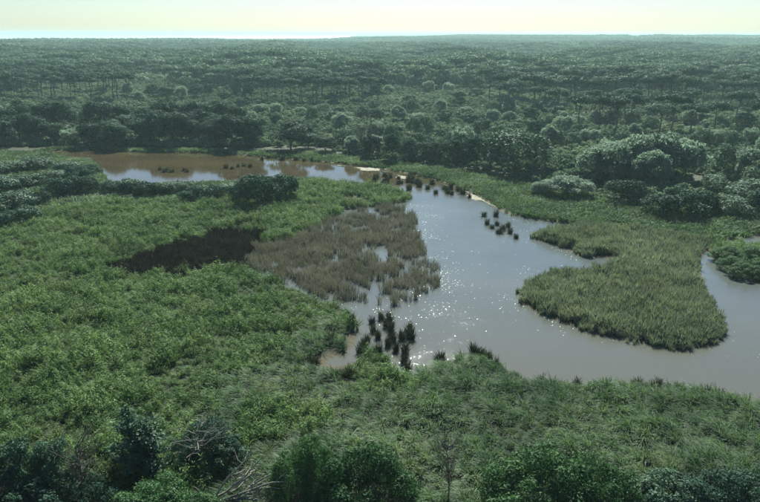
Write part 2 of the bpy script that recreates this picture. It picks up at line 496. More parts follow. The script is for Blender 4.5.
def blades(mb, n, h, spread, width, rng, lean=.25, droop=.3, mat=0, common=0.):
    "arching blades of a tuft, three joints each"
    a = rng.uniform(0, 2 * np.pi, n)
    r = spread * np.sqrt(rng.uniform(0, 1, n))
    base = np.stack([np.cos(a) * r, np.sin(a) * r, np.full(n, -.05)], 1)
    out = np.stack([np.cos(a) * lean + common + rng.normal(size=n) * .12, np.sin(a) * lean + rng.normal(size=n) * .12, np.zeros(n)], 1)
    hh = h * rng.uniform(.6, 1.12, n)
    side = unit(np.cross(out + rng.normal(size=(n, 3)) * .4, (0, 0, 1.)))
    V = []
    for k, (t, wd) in enumerate(((0, .8), (.45, 1), (.8, .75), (1, .06))):
        z = hh * (t - droop * t ** 3 * .6)
        p = base + out * (hh * (t ** 1.8) * (1 + droop))[:, None]
        p[:, 2] += z
        V += [p - side * width * wd * .5, p + side * width * wd * .5]
    v = np.stack(V, 1).reshape(-1, 3)
    f = np.concatenate([np.stack([np.arange(n) * 8 + i for i in (2 * k, 2 * k + 1, 2 * k + 3, 2 * k + 2)], 1) for k in range(3)])
    mb.add(v, f, mat)
def low_shrub(seed, h, w, n, size, nl=6):
    rng = np.random.default_rng(seed)
    mb = MB()
    lobes = [(np.array([rng.uniform(-.32, .32) * w, rng.uniform(-.32, .32) * w, h * rng.uniform(.25, .7)]),
              (w * rng.uniform(.18, .3), w * rng.uniform(.18, .3), h * rng.uniform(.22, .32))) for _ in range(nl)]
    fill(mb, lobes, n, size, rng)
    return mb

# ------------------------------------------------------------------ scatter for what nobody could count
def scatter(name, protos, pts, rot, scl, tint, mats, label, cat):
    "one object: its own prototype pieces are instanced on its own loose points"
    n = len(pts)
    mb = MB(); pid = []
    for k, p in enumerate(protos):
        v, f, m = p.arrays()
        for fi, mi in zip(f, m): pass
        base = mb.n
        mb.v.append(v)
        for fi, mi in zip(f, m):
            mb.f.append(fi + base); mb.m.append(mi)
        mb.n += len(v)
        pid.append(np.full(len(v), k))
    mb.v.append(np.asarray(pts, float)); mb.n += n
    pid.append(np.full(n, -1))
    me = mb.mesh(name, mats)
    N0 = mb.n - n
    def attr(nm, typ, key, arr, width):
        a = me.attributes.new(nm, typ, 'POINT')
        full = np.zeros((mb.n, width), np.float32 if typ != 'INT' else np.int32)
        full[N0:] = np.asarray(arr).reshape(n, width)
        a.data.foreach_set(key, full.ravel())
    a = me.attributes.new('pid', 'INT', 'POINT'); a.data.foreach_set('value', np.concatenate(pid).astype(np.int32))
    attr('rot', 'FLOAT_VECTOR', 'vector', rot, 3)
    attr('scl', 'FLOAT_VECTOR', 'vector', scl, 3)
    attr('tint', 'FLOAT', 'value', tint, 1)
    attr('idx', 'INT', 'value', RNG.integers(0, len(protos), n), 1)
    o = bpy.data.objects.new(name, me); COL.objects.link(o)
    g = bpy.data.node_groups.new(name + '_scatter', 'GeometryNodeTree')
    g.interface.new_socket('Geometry', in_out='INPUT', socket_type='NodeSocketGeometry')
    g.interface.new_socket('Geometry', in_out='OUTPUT', socket_type='NodeSocketGeometry')
    L = g.links.new
    gi = g.nodes.new('NodeGroupInput'); go = g.nodes.new('NodeGroupOutput')
    def named(nm, typ):
        x = g.nodes.new('GeometryNodeInputNamedAttribute'); x.data_type = typ; x.inputs[0].default_value = nm
        return next(s for s in x.outputs if s.enabled and s.name == 'Attribute')
    cmp_ = g.nodes.new('FunctionNodeCompare'); cmp_.data_type = 'INT'; cmp_.operation = 'GREATER_EQUAL'
    ins = [s for s in cmp_.inputs if s.enabled]
    L(named('pid', 'INT'), ins[0]); ins[1].default_value = 0
    sep = g.nodes.new('GeometryNodeSeparateGeometry'); sep.domain = 'POINT'
    L(gi.outputs[0], sep.inputs[0]); L(cmp_.outputs[0], sep.inputs[1])
    sp = g.nodes.new('GeometryNodeSplitToInstances'); sp.domain = 'POINT'
    L(sep.outputs[0], sp.inputs[0]); L(named('pid', 'INT'), sp.inputs['Group ID'])
    iop = g.nodes.new('GeometryNodeInstanceOnPoints')
    L(sep.outputs[1], iop.inputs['Points']); L(sp.outputs[0], iop.inputs['Instance'])
    iop.inputs['Pick Instance'].default_value = True
    L(named('idx', 'INT'), iop.inputs['Instance Index'])
    e2r = g.nodes.new('FunctionNodeEulerToRotation')
    L(named('rot', 'FLOAT_VECTOR'), e2r.inputs[0]); L(e2r.outputs[0], iop.inputs['Rotation'])
    L(named('scl', 'FLOAT_VECTOR'), iop.inputs['Scale'])
    L(iop.outputs[0], go.inputs[0])
    md = o.modifiers.new('scatter', 'NODES'); md.node_group = g
    o['label'] = label; o['category'] = cat; o['kind'] = 'stuff'
    return o
def jitter_grid(x0, x1, y0, y1, s, rng):
    gx, gy = np.meshgrid(np.arange(x0, x1, s), np.arange(y0, y1, s))
    x = gx.ravel() + rng.uniform(-.5, .5, gx.size) * s; y = gy.ravel() + rng.uniform(-.5, .5, gx.size) * s
    return x, y
def xyz(x, y, dz=0.): return np.stack([x, y, ground_z(x, y) + dz], 1)
def rots(n, rng, tilt=.12, z=None):
    return np.stack([rng.normal(size=n) * tilt, rng.normal(size=n) * tilt, rng.uniform(0, 6.283, n) if z is None else z], 1)
def scl3(s, zs=None): return np.stack([s, s, s if zs is None else zs], 1)

# ================================================================== THE SETTING
def axis(lo, hi, step, far, growth=1.22):
    a = list(np.arange(lo, hi, step)); s = step; x = a[-1]
    while x < far: s *= growth; x += s; a.append(x)
    s = step; x = a[0]; pre = []
    while x > -far: s *= growth; x -= s; pre.append(x)
    return np.array(pre[::-1] + a)
gx = axis(-150, 150, 1.6, 24000); gy = axis(36, 262, 1.6, 24000)
GX, GY = np.meshgrid(gx, gy)
GZ = ground_z(GX.ravel(), GY.ravel())
nx, ny = len(gx), len(gy)
ii = (np.arange(ny - 1)[:, None] * nx + np.arange(nx - 1)[None]).ravel()
mb = MB(); mb.add(np.stack([GX.ravel(), GY.ravel(), GZ], 1), np.stack([ii, ii + 1, ii + nx + 1, ii + nx], 1))
ground = bpy.data.objects.new('ground', mb.mesh('ground', [MAT['ground']])); COL.objects.link(ground); ground['kind'] = 'structure'
for p in ground.data.polygons: p.use_smooth = True

mb = MB(); mb.add([(-95, 60, 0), (150, 60, 0), (150, 232, 0), (-95, 232, 0)], [(0, 1, 2, 3)])
o = bpy.data.objects.new('water', mb.mesh('water', [MAT['water']])); COL.objects.link(o); o['kind'] = 'structure'

# pale lagoon beyond the woods, reflected sky and haze put into its colour
mb = MB()
an = np.radians(np.linspace(-50, -2, 40))
inner = np.interp(np.degrees(an), [-50, -12, -2], [2700, 2850, 3900]) + 300 * vnoise(np.degrees(an), an * 0, 4, 5)
v = [(math.sin(a) * r, math.cos(a) * r, 6.2) for a, r in zip(an, inner)] + [(math.sin(a) * 22000, math.cos(a) * 22000, 6.2) for a in an]
mb.add(v, [(i + 1, i, 40 + i, 41 + i) for i in range(39)])
o = bpy.data.objects.new('lagoon', mb.mesh('lagoon', [MAT['sea']])); COL.objects.link(o); o['kind'] = 'structure'

# pale ragged strips laid along the far bank
def strip(name, line, wid, z, seed):
    rng = np.random.default_rng(seed)
    L = np.array([ground_pt(*p) for p in line])
    d = np.concatenate([[0], np.cumsum(np.hypot(*np.diff(L, axis=0).T))])
    s = np.arange(0, d[-1], .7)
    x = np.interp(s, d, L[:, 0]); y = np.interp(s, d, L[:, 1])
    w = wid * np.clip(np.minimum(s, d[-1] - s) / 4, .08, 1) * np.clip(1.9 * vnoise(s, s * 0, 3.1, seed) - .35, .05, 1.4) * (.4 + vnoise(s, s * 0, .9, seed + 1))
    tx = np.gradient(x); ty = np.gradient(y); l = np.hypot(tx, ty); nxn, nyn = ty / l, -tx / l
    rows = []
    for k in (-1, -.5, 0, .5, 1):
        off = w * k + .5 * (vnoise(s, s * 0 + k * 9, 1.3, seed + 2) - .5)
        rows.append(np.stack([x + nxn * off, y + nyn * off, np.full(len(s), z) + .06 * (1 - abs(k)) + (-.08 if abs(k) == 1 else 0)], 1))
    n = len(s); mb = MB()
    f = [(k * n + i, k * n + i + 1, (k + 1) * n + i + 1, (k + 1) * n + i) for k in range(4) for i in range(n - 1)]
    mb.add(np.concatenate(rows), f)
    o = bpy.data.objects.new(name, mb.mesh(name, [MAT['sand']])); COL.objects.link(o); o['kind'] = 'structure'
    return o
strip('pale_strip', [(333, 165), (352, 167), (372, 169.5), (392, 174)], 1.6, .05, 31)
strip('pale_strip', [(395, 174.5), (405, 178), (420, 180)], 1.6, .05, 32)
strip('pale_strip', [(441, 184), (456, 189), (470, 193)], 1.3, .05, 33)
strip('pale_strip', [(468, 193), (478, 199), (490, 204), (499, 208)], 2.4, .05, 34)
strip('mudbank', [(20, 150.5), (60, 150), (100, 149.5), (125, 147.5), (160, 148.5), (200, 151), (240, 153)], 2.0, .1, 35)

# ================================================================== STUFF: marsh and reeds
def tufts(n_blades, h, spread, width, k, lean, droop, seed, common=0.):
    L = []
    for i in range(k):
        mb = MB(); blades(mb, n_blades, h, spread, width, np.random.default_rng(seed + i), lean, droop, 0, common); L.append(mb)
    return L
BX = np.array([-300, 0, 60, 110, 200, 240, 300, 330, 412, 416, 1200]); BY = np.array([150, 226, 211, 203, 203, 200, 186, 178, 188, 345, 345])
MUD = poly([(305, 368), (318, 352), (336, 344), (354, 334), (368, 340), (366, 352), (354, 372), (335, 378)], .3)
def marsh_points(spacing, seed):
    x, y = jitter_grid(-75, 75, 38, 175, spacing, np.random.default_rng(seed))
    px, py = project(x, y, .25)
    ok = ((py > np.interp(px, BX, BY)) | inside(ISLET, x, y)) & (px > -70) & (px < 830) & (py < 560)
    x, y, px, py = x[ok], y[ok], px[ok], py[ok]
    sd = water_sd(x, y)
    ok = (sd > -.35) & ~inside(PEN, x, y) & ~inside(POND_SLOT, x, y)
    ok &= ~(inside(MUD, x, y) & (vnoise(x, y, 1.4, 91) > .34))
    ok &= ~inside(BURNT, x + 2.5 * (vnoise(x, y, 1.5, 3) - .5), y + 5 * (vnoise(x, y, 1.8, 4) - .5))
    x, y, px, py = x[ok], y[ok], px[ok], py[ok]
    # tall swept reeds on the near bank, low leafy marsh elsewhere
    tall = ((px - 300) / 160 + (py - 400) / 120 + 1.6 * (vnoise(x, y, 7, 21) - .5) > 0) & ~inside(ISLET, x, y)
    return x, y, tall
x, y, tall = marsh_points(.80, 1)
def tussocks(n_blades, h, spread, width, k, lean, droop, seed, common=0.):
    "rounded clumps: outer blades lie lower than those in the middle"
    L = []
    for i in range(k):
        mb = MB(); r_ = np.random.default_rng(seed + i)
        blades(mb, n_blades // 2, h, spread * .45, width, r_, lean * .6, droop * .7, 0, common)
        blades(mb, n_blades // 2, h * .72, spread * .8, width, r_, lean * 1.3, droop, 0, common)
        L.append(mb)
    return L
def mounds(k, seed, h=.95, w=.47):
    L = []
    for i in range(k):
        mb = MB(); r_ = np.random.default_rng(seed + i)
        n_ = 190
        d = unit(r_.normal(size=(n_, 3))); d[:, 2] = np.abs(d[:, 2])
        rr_ = np.clip(r_.normal(.88, .16, n_), .3, 1.3)[:, None]
        lop = 1 + .35 * np.sin(np.arctan2(d[:, 1], d[:, 0]) * 2 + i)[:, None]
        cards(mb, d * rr_ * lop * (w, w, h), d + (0, 0, .35), .075, r_, 3.6, 0, .5)
        blades(mb, 26, h * 1.3, w * .7, .05, r_, .4, .5)
        L.append(mb)
    return L
rng = np.random.default_rng(2)
lo = ~tall
n = lo.sum()
hmul = (.30 + .85 * vnoise(x[lo], y[lo], 2.4, 5)) * (.8 + .4 * vnoise(x[lo], y[lo], 11, 6)) * rng.choice([.6, .9, 1.1, 1.45], n)
tint = np.clip(.5 * vnoise(x[lo], y[lo], 14, 7) + .30 * vnoise(x[lo], y[lo], 2.2, 8) + 0.55 * rng.uniform(0, 1, n) - .08, 0, 1)
scatter('marsh_vegetation', mounds(7, 50), xyz(x[lo], y[lo]), rots(n, rng, .15), scl3(.42 + .62 * hmul, hmul * 1.15), tint, [MAT['marsh']],
        'broad green field of low tufted marsh plants filling the left half', 'marsh plants')
x, y, tall = marsh_points(.74, 4)
n = tall.sum()
hm = (.40 + .7 * vnoise(x[tall], y[tall], 2.6, 15)) * rng.choice([.65, .9, 1.1, 1.35], n)
tint = np.clip(.5 * vnoise(x[tall], y[tall], 9, 17) + .3 * vnoise(x[tall], y[tall], 2, 18) + .5 * rng.uniform(0, 1, n) - .05, 0, 1)
wind = R(195) + 2.2 * (vnoise(x[tall], y[tall], 5, 19) - .5) + rng.normal(size=n) * .45
scatter('reed_bed', tussocks(76, 1.5, .42, .045, 8, .34, .75, 60, .24), xyz(x[tall], y[tall]), rots(n, rng, .12, wind), scl3(.4 + .6 * hm, hm), tint, [MAT['reed']],
        'tall wind-swept green reeds covering the near bank below the open water', 'reeds')

# olive reed bed of the peninsula
b0, b1 = PEN.min(0) - 2, PEN.max(0) + 2
x, y = jitter_grid(b0[0], b1[0], b0[1], b1[1], .52, rng)
ok = inside(PEN, x + 1.6 * (vnoise(x, y, 1.1, 81) - .5), y + 2.6 * (vnoise(x, y, 1.3, 82) - .5)); x, y = x[ok], y[ok]
ep = np.where(inside(PEN, x, y), edge_dist(PEN, x, y), 0)
n = len(x)
hm = (.62 + .5 * vnoise(x, y, 2.0, 25)) * rng.uniform(.7, 1.25, n) * np.clip(.66 + ep * .3, 0, 1)
tint = np.clip(.4 * vnoise(x, y, 8, 26) + .3 * vnoise(x, y, 1.5, 27) + .3 * rng.uniform(0, 1, n), 0, 1)
scatter('reed_peninsula', tussocks(40, 1.75, .40, .07, 6, .22, .4, 70, .06), np.maximum(xyz(x, y), (-1e9, -1e9, -.12)), rots(n, rng, .1), scl3(hm, hm), tint, [MAT['olive']],
        'dense olive reed bed on the peninsula jutting into the right of the water', 'reeds')

# dry brown reeds standing in the water, in clumps with open water between them
b0, b1 = BROWN.min(0), BROWN.max(0)
x, y = jitter_grid(b0[0], b1[0], b0[1], b1[1], .42, rng)
dens = .62 * vnoise(x * .8 + y * .6, (y * .8 - x * .6) * .8, 1.15, 35) + .38 * vnoise(x, y, 5.5, 36)
ed = edge_dist(BROWN, x, y)
ok = inside(BROWN, x, y) & (dens > .40 + .24 * np.exp(-ed / 1.5)) ; x, y = x[ok], y[ok]
n = len(x)
hm = (.55 + .5 * vnoise(x, y, 2, 38)) * rng.uniform(.7, 1.4, n)
scatter('dry_reeds', tufts(13, 1.3, .22, .045, 6, .14, .12, 80), np.stack([x, y, np.full(n, -.05)], 1), rots(n, rng, .08), scl3(hm, hm), np.clip(.6 * vnoise(x, y, 3, 40) + .45 * rng.uniform(0, 1, n), 0, 1), [MAT['brown']],
        'thin brown dry reeds standing in shallow water beside the green marsh', 'reeds')

# blackened patch
b0, b1 = BURNT.min(0), BURNT.max(0)
x, y = jitter_grid(b0[0], b1[0], b0[1], b1[1], .45, rng)
ok = inside(BURNT, x + 2.5 * (vnoise(x, y, 1.5, 3) - .5), y + 5 * (vnoise(x, y, 1.8, 4) - .5)); x, y = x[ok], y[ok]
n = len(x)
hm = (.45 + .7 * vnoise(x, y, 1.8, 39)) * rng.uniform(.6, 1.5, n)
scatter('dark_rushes', tussocks(26, 1.1, .36, .06, 5, .25, .2, 90), xyz(x, y), rots(n, rng, .12), scl3(hm, hm), rng.uniform(0, 1, n), [MAT['burnt']],
        'blackish brown patch of short rushes in the green marsh', 'rushes')

# grassy strip of the far bank
x, y = jitter_grid(-130, 110, 95, 235, .85, rng)
px, py = project(x, y, .2)
sd = water_sd(x, y)
FBX = np.array([-400, 300, 345, 400, 480, 560, 640, 760, 1200]); FBY = np.array([146, 150, 157, 163, 172, 190, 205, 208, 208])
left_side = (px < 330) & (py < np.interp(px, BX, BY) + 6) & (py > 152)
right_side = (py > np.interp(px, FBX, FBY)) & (py < 250) & (px > 300) & (sd < 30)
ok = (sd > .1) & (sd < 60) & ((left_side) | (right_side) | ((sd < 4) & (py < 170))) & ~inside(PEN, x, y) & ~inside(ISLET, x, y)
ok &= ~((px < 413) & (py > np.interp(px, BX, BY)))
x, y = x[ok], y[ok]; n = len(x)
hm = .6 + .8 * vnoise(x, y, 3, 45)
tint = np.clip(.6 * vnoise(x, y, 8, 46) + .4 * rng.uniform(0, 1, n), 0, 1)
scatter('bank_grass', tufts(24, 1.0, .42, .10, 4, .35, .4, 100), xyz(x, y), rots(n, rng, .12), scl3(hm * 1.15, hm), tint, [MAT['reed']],
        'coarse grass and sedge along the far bank of the water', 'grass')

# sun glints along the reed edges, put in as pale floating flecks
def glints():
    rng = np.random.default_rng(12)
    x, y = jitter_grid(-40, 60, 70, 175, .5, rng)
    iw = inside(WATER, x, y); x, y = x[iw], y[iw]
    eb = edge_dist(BROWN, x, y); ib = inside(BROWN, x, y)
    ep = np.minimum(edge_dist(PEN, x, y), 9)
    px, py = project(x, y)
    near_b = np.exp(-eb / np.where(ib, 1.4, 1.9)) * np.clip((px - 330) / 90, 0, 1)
    near_p = np.exp(-ep / 1.6) * np.clip((690 - px) / 150, 0, 1) * .8
    west = np.exp(-((px - 430) / 45) ** 2) * np.clip((py - 285) / 25, 0, 1) * .10
    tail = np.exp(-np.abs(py - 206 - (px - 490) * .55) / 4) * (px > 480) * .3
    prob = (near_b + near_p + west + tail) * (vnoise(x, y, 2.2, 3) ** 3) * 2.6
    k = rng.uniform(0, 1, len(x)) < prob * 1.6
    x, y = x[k], y[k]; n = len(x)
    mb = []
    for s in range(3):
        r_ = np.random.default_rng(s); m_ = MB(); th = np.linspace(0, 2 * np.pi, 7, endpoint=False)
        rad = r_.uniform(.7, 1.2, 7)
        v = [(0, 0, .05)] + [(math.cos(a) * q, math.sin(a) * q * .7, 0) for a, q in zip(th, rad)]
        m_.add(v, [(0, 1 + i, 1 + (i + 1) % 7) for i in range(7)])
        mb.append(m_)
    scatter('glint_flecks', mb, np.stack([x, y, np.full(n, .012)], 1), rots(n, rng, .05), scl3(rng.uniform(.02, .075, n)), rng.uniform(0, 1, n), [MAT['glint']],
            'pale added flecks standing for sun glints along the reed edges', 'floating leaves')
glints()

# ================================================================== STUFF: far woods
rng = np.random.default_rng(3)
x, y = jitter_grid(-330, 330, 120, 560, 2.3, rng)
px, py = project(x, y, 0)
sd = water_sd(x, y)
clear = vnoise(x, y, 38, 51) + .35 * vnoise(x, y, 9, 52)
ok = (sd > 6) & (px > -90) & (px < 850) & (py < np.where(px > 330, np.interp(px, FBX, FBY), 148)) & (clear > .2)
x, y = x[ok], y[ok]; n = len(x)
s = (.45 + .9 * vnoise(x, y, 12, 53) ** 1.5) * rng.uniform(.7, 1.3, n)
scatter('undergrowth', [low_shrub(200 + i, 2.2, 3.2, 520, .28) for i in range(5)], xyz(x, y, -.1), rots(n, rng, .05), scl3(s, s * rng.uniform(.8, 1.2, n)),
        np.clip(1.5 * vnoise(x * .6, y, 26, 54) - .4 + .45 * rng.uniform(0, 1, n), 0, 1), [MAT['under']],
        'mixed low scrub covering the ground between the trees beyond the water', 'scrub')

def far_tree(seed, h, w, flat):
    rng = np.random.default_rng(seed); mb = MB(); lobes = []
    if flat:
        for i in range(9):
            a = rng.uniform(0, 6.28); q = math.sqrt((i + .5) / 9) * w * .38
            lobes.append((np.array([q * math.cos(a), q * math.sin(a), h - 1 - 1.2 * (q / w * 2) ** 2]), (w * .2, w * .2, 1.35)))
        limb(mb, (0, 0, -.3), (0, 0, h - 1.5), .25, .15, rng, .05, 3, 4, 1)
        fill(mb, lobes, 1100, .70, rng, low=-.3)
    else:
        for i in range(9):
            d = unit(rng.normal(size=3)); d[2] = abs(d[2]) * .9
            lobes.append((np.array([d[0] * w * .3, d[1] * w * .3, h * .45 + d[2] * h * .33]), (w * .24, w * .24, h * .2)))
        limb(mb, (0, 0, -.3), (0, 0, h * .5), .25, .15, rng, .05, 3, 4, 1)
        fill(mb, lobes, 640, .65, rng)
    return mb
R0, R1, R2 = 430., 1500., 5200.
x, y = jitter_grid(-1050, 1050, 380, 1500, 6.6, rng)
r = np.hypot(x, y); a = np.degrees(np.arctan2(x, y))
clear = vnoise(x, y * .55, 75, 61) + .4 * vnoise(x, y, 22, 62)
ok = (np.abs(a) < 33) & (r > R0) & (r < R1) & (clear > .56)
x, y = x[ok], y[ok]; n = len(x)
s = (.5 + .75 * vnoise(x, y * .6, 80, 63)) * rng.choice([.7, .95, 1.1, 1.35], n)
scatter('pine_forest', [far_tree(300 + i, 12, 11.5, True) for i in range(4)] + [far_tree(310 + i, 9, 8, False) for i in range(3)],
        xyz(x, y, -.2), rots(n, rng, .03), scl3(s * rng.uniform(.85, 1.25, n), s), np.clip(1.5 * vnoise(x * .5, y, 70, 64) - .45 + .4 * rng.uniform(0, 1, n), 0, 1),
        [MAT['forest'], MAT['bark']], 'dense hazy pine forest stretching behind the nearer trees', 'forest')
x, y = jitter_grid(-1050, 1050, 480, 1500, 7.5, rng)
r = np.hypot(x, y); a = np.degrees(np.arctan2(x, y))
ok = (np.abs(a) < 33) & (r > 500) & (r < R1)
x, y = x[ok], y[ok]; n = len(x)
s = 2.2 * (.5 + .9 * vnoise(x, y, 30, 66)) * rng.uniform(.7, 1.3, n)
scatter('far_scrub', [low_shrub(220 + i, 2.0, 3.4, 260, .34) for i in range(4)], xyz(x, y, -.1), rots(n, rng, .05), scl3(s, s * rng.uniform(.7, 1.1, n)),
        np.clip(1.3 * vnoise(x * .5, y, 70, 67) - .1 + .4 * rng.uniform(0, 1, n), 0, 1), [MAT['under']],
        'pale scrub filling the clearings of the hazy pine forest', 'scrub')
def patch(seed):
    rng = np.random.default_rng(seed); mb = MB(); lobes = []
    for i in range(16):
        h = rng.uniform(7, 12.5); q = rng.uniform(3.2, 5.2)
        lobes.append((np.array([rng.uniform(-13, 13), rng.uniform(-13, 13), h - 1.5]), (q, q, rng.uniform(1.4, 3))))
    fill(mb, lobes, 620, 2.0, rng, low=-.4)
    return mb
x, y = jitter_grid(-3500, 3500, 1300, 5200, 21, rng)
r = np.hypot(x, y); a = np.degrees(np.arctan2(x, y))
clear = vnoise(x, y * .5, 260, 71) + .4 * vnoise(x, y, 70, 72)
edge = np.interp(a, [-33, -12, -4, 2, 6], [2450, 2600, 3100, 4200, 5200])
ok = (np.abs(a) < 33) & (r > R1 - 40) & (r < edge) & (clear > .30)
x, y = x[ok], y[ok]; n = len(x)
s = .75 + .6 * vnoise(x, y * .5, 200, 73)
scatter('distant_forest', [patch(400 + i) for i in range(5)], xyz(x, y, -.5), rots(n, rng, .0), scl3(s, s), np.clip(1.6 * vnoise(x * .4, y, 170, 74) - .4 + .3 * rng.uniform(0, 1, n), 0, 1),
        [MAT['forest']], 'far blue-grey forest fading into the haze at the horizon', 'forest')

# ================================================================== THINGS
ORD = ['first', 'second', 'third', 'fourth', 'fifth', 'sixth', 'seventh', 'eighth', 'ninth', 'tenth', 'eleventh', 'twelfth', 'thirteenth', 'fourteenth',
       'fifteenth', 'sixteenth', 'seventeenth', 'eighteenth', 'nineteenth', 'twentieth']
for tens, word in ((20, 'twenty'), (30, 'thirty'), (40, 'forty'), (50, 'fifty')):
    for i in range(1, 10): ORD.append(f'{word}-{ORD[i - 1]}')
    ORD.append({20: 'thirtieth', 30: 'fortieth', 40: 'fiftieth', 50: 'sixtieth'}[tens])
PLACED = {}
def dist_at(px, py):
    p = ground_pt(px, py); return math.hypot(math.hypot(*p), CAM_H)
def put(kind, proto, px, py, h, w, zone=None, label=None, cat='tree', group=None, rz=None, parts=('trunk', 'crown'), lean=0.):
    "one plant, standing on the ground seen at pixel (px, py), h and w in metres"
    tr, cr, (w0, h0) = proto
    g = ground_pt(px, py)
    z = float(ground_z(np.array([g[0]]), np.array([g[1]]))[0])
    g = ground_pt(px, py, z) if math.hypot(*g) < 600 else g
    e = bpy.data.objects.new(kind, None); COL.objects.link(e)
    e.empty_display_size = .5
    e.location = (g[0], g[1], z - .05)
    e.rotation_euler = (lean * RNG.normal(), lean * RNG.normal(), RNG.uniform(0, 6.28) if rz is None else rz)
    e.scale = (w / w0, w / w0, h / h0)
    for nm, me in zip(parts, (tr, cr)):
        if me is None: continue
        c = bpy.data.objects.new(nm, me); COL.objects.link(c); c.parent = e
    e['category'] = cat
    if group: e['group'] = group
    if label: e['label'] = label
    else: PLACED.setdefault(zone, []).append((px, e))
    return e
def hpx(px, py, top):
    "metres of something whose foot is at row py and whose top at row top"
    g = ground_pt(px, py); D = math.hypot(*g)
    lo, hi = 0., 40.
    for _ in range(30):
        m = (lo + hi) / 2
        if project(np.array(g[0]), np.array(g[1]), m)[1] > top: lo = m
        else: hi = m
    return lo
def wpx(px, py, w): return w * dist_at(px, py) / FPX

PINE = [pine_proto(500 + i, 12, w) for i, w in enumerate((9, 8, 10, 9))]
OAK = [round_proto(520 + i, 9, 8, 26, 7500, .24, 'oak', .06, 1.6, .16) for i in range(5)]
WILLOW = [round_proto(540 + i, 8, 9, 32, 10000, .22, 'willow', .03, 2.2, .14, 1.1, .12, 8, 1.0, 14) for i in range(4)]
SHRUB = [round_proto(560 + i, 4, 5, 12, 3600, .18, 'shrub', .03, 1.7, .21, .55, .08, 4) for i in range(5)]
TEAL = [round_proto(580 + i, 3.4, 5, 16, 6000, .15, 'teal', .02, 1.7, .17, .55, .08, 4, 1.0, 8) for i in range(4)]
DARK = [round_proto(590 + i, 3.4, 5.5, 16, 5200, .16, 'oak', .02, 1.7, .18, .6, .08, 4, 1.0, 16) for i in range(4)]
NEARG = [thicket_proto(600 + i, 5, 7, 60, 26000, .085, 'bright', .6, 20) for i in range(4)]
NEART = [thicket_proto(610 + i, 5, 4.5, 42, 9000, .085, 'teal', .7, 60) for i in range(3)]
NEARD = [thicket_proto(620 + i, 4.5, 5, 44, 9000, .085, 'oak', .7, 70) for i in range(3)]
GREY = [round_proto(550 + i, 8, 9, 30, 10000, .22, 'shrub', .03, 1.9, .15, .8, .12, 8, 1.0, 8) for i in range(2)]
SNAG = [bare_proto(640 + i, 5, 3.4, 16, 'dead', .12) for i in range(3)]
TWIGGY = [bare_proto(650 + i, 5, 4.2, 46, 'bark', .09) for i in range(2)]
rng = np.random.default_rng(11)
def pick(L): return L[rng.integers(len(L))]
def row(kind, protos, x0, x1, step, py0, py1, hh, ww, zone, cat='tree', group=None, lean=.02, skip=()):
    x = x0
    while x < x1:
        q = x + rng.uniform(-.3, .3) * step
        if not any(a < q < b for a, b in skip):
            put(kind, pick(protos), q, rng.uniform(py0, py1), rng.uniform(*hh), rng.uniform(*ww), zone, None, cat, group, None, ('trunk', 'crown'), lean)
        x += step * rng.uniform(.75, 1.25)

# dark trees along the far bank of the left pond
row('evergreen_tree', OAK, -40, 62, 11, 141, 147, (6.5, 9.5), (8, 11.5), 'dark evergreen tree at the pond edge, {} from the left in the front row', group='trees along the far bank of the pond')
row('evergreen_tree', OAK, 92, 256, 10.5, 140.5, 148, (6.8, 10), (8, 11.5), 'dark evergreen tree in the tall hedge behind the brown pond water, {} from the left', group='trees along the far bank of the pond')
row('evergreen_tree', OAK, -45, 70, 17, 132, 137, (9, 11), (8.5, 11), 'tree of the rear row behind the pond, {} from the left at the frame edge', group='trees along the far bank of the pond')
row('evergreen_tree', OAK, 95, 250, 16, 133, 138, (9, 11.5), (8.5, 11), 'tree in the second row behind the tall pond hedge, {} from the left', group='trees along the far bank of the pond')
row('pale_shrub', WILLOW, 58, 96, 11, 141, 146, (4, 6), (4.5, 6.5), 'pale grey-green bush in the gap of the dark pond hedge, {} from the left', 'shrub')
for i, (a, b) in enumerate(((22, 143), (106, 141), (126, 143), (166, 143), (205, 146))):
    put('dead_snag', SNAG[i % 3], a, b, (6, 7.5, 8, 7, 4)[i], 3.5, 'bleached leafless snag against the dark pond hedge, {} from the left', None, 'dead tree', 'snags in the pond hedge', None, ('trunk', 'branches'), .2)
put('evergreen_tree', OAK[1], 291, 150, hpx(291, 150, 122), wpx(291, 150, 42), None, 'round dark tree standing alone behind the brown pond reflection', 'tree')
put('evergreen_tree', OAK[3], 325, 152.5, hpx(325, 152.5, 135), wpx(325, 152.5, 24), None, 'smaller dark tree just right of the lone round one', 'tree')
put('evergreen_tree', OAK[2], 308, 148, hpx(308, 148, 133), wpx(308, 148, 26), None, 'low dark tree between the lone round tree and the smaller one', 'tree')
# trees along the far bank, middle
for a, b, t, w, P, k in ((352, 155, 137, 20, WILLOW, 'willow_tree'), (371, 158, 135, 26, OAK, 'evergreen_tree'), (392, 161, 134, 22, OAK, 'evergreen_tree'), (411, 160, 138, 24, SHRUB, 'evergreen_tree'),
                         (430, 163, 140, 26, OAK, 'evergreen_tree'), (452, 165, 139, 28, OAK, 'evergreen_tree'), (478, 168, 135, 32, OAK, 'evergreen_tree'), (462, 160, 128, 26, WILLOW, 'willow_tree')):
    put(k, pick(P), a, b, hpx(a, b, t), wpx(a, b, w), 'tree on the middle of the far bank, {} from the left above the pale sand', None, 'tree', 'trees on the middle of the far bank')
put('willow_tree', GREY[0], 515, 172, hpx(515, 172, 131), wpx(515, 172, 66), None, 'big rounded grey-green willow on the far bank', 'tree')
put('willow_tree', GREY[1], 502, 160, hpx(502, 160, 127), wpx(502, 160, 40), None, 'grey-green willow rising behind the big rounded one', 'tree')
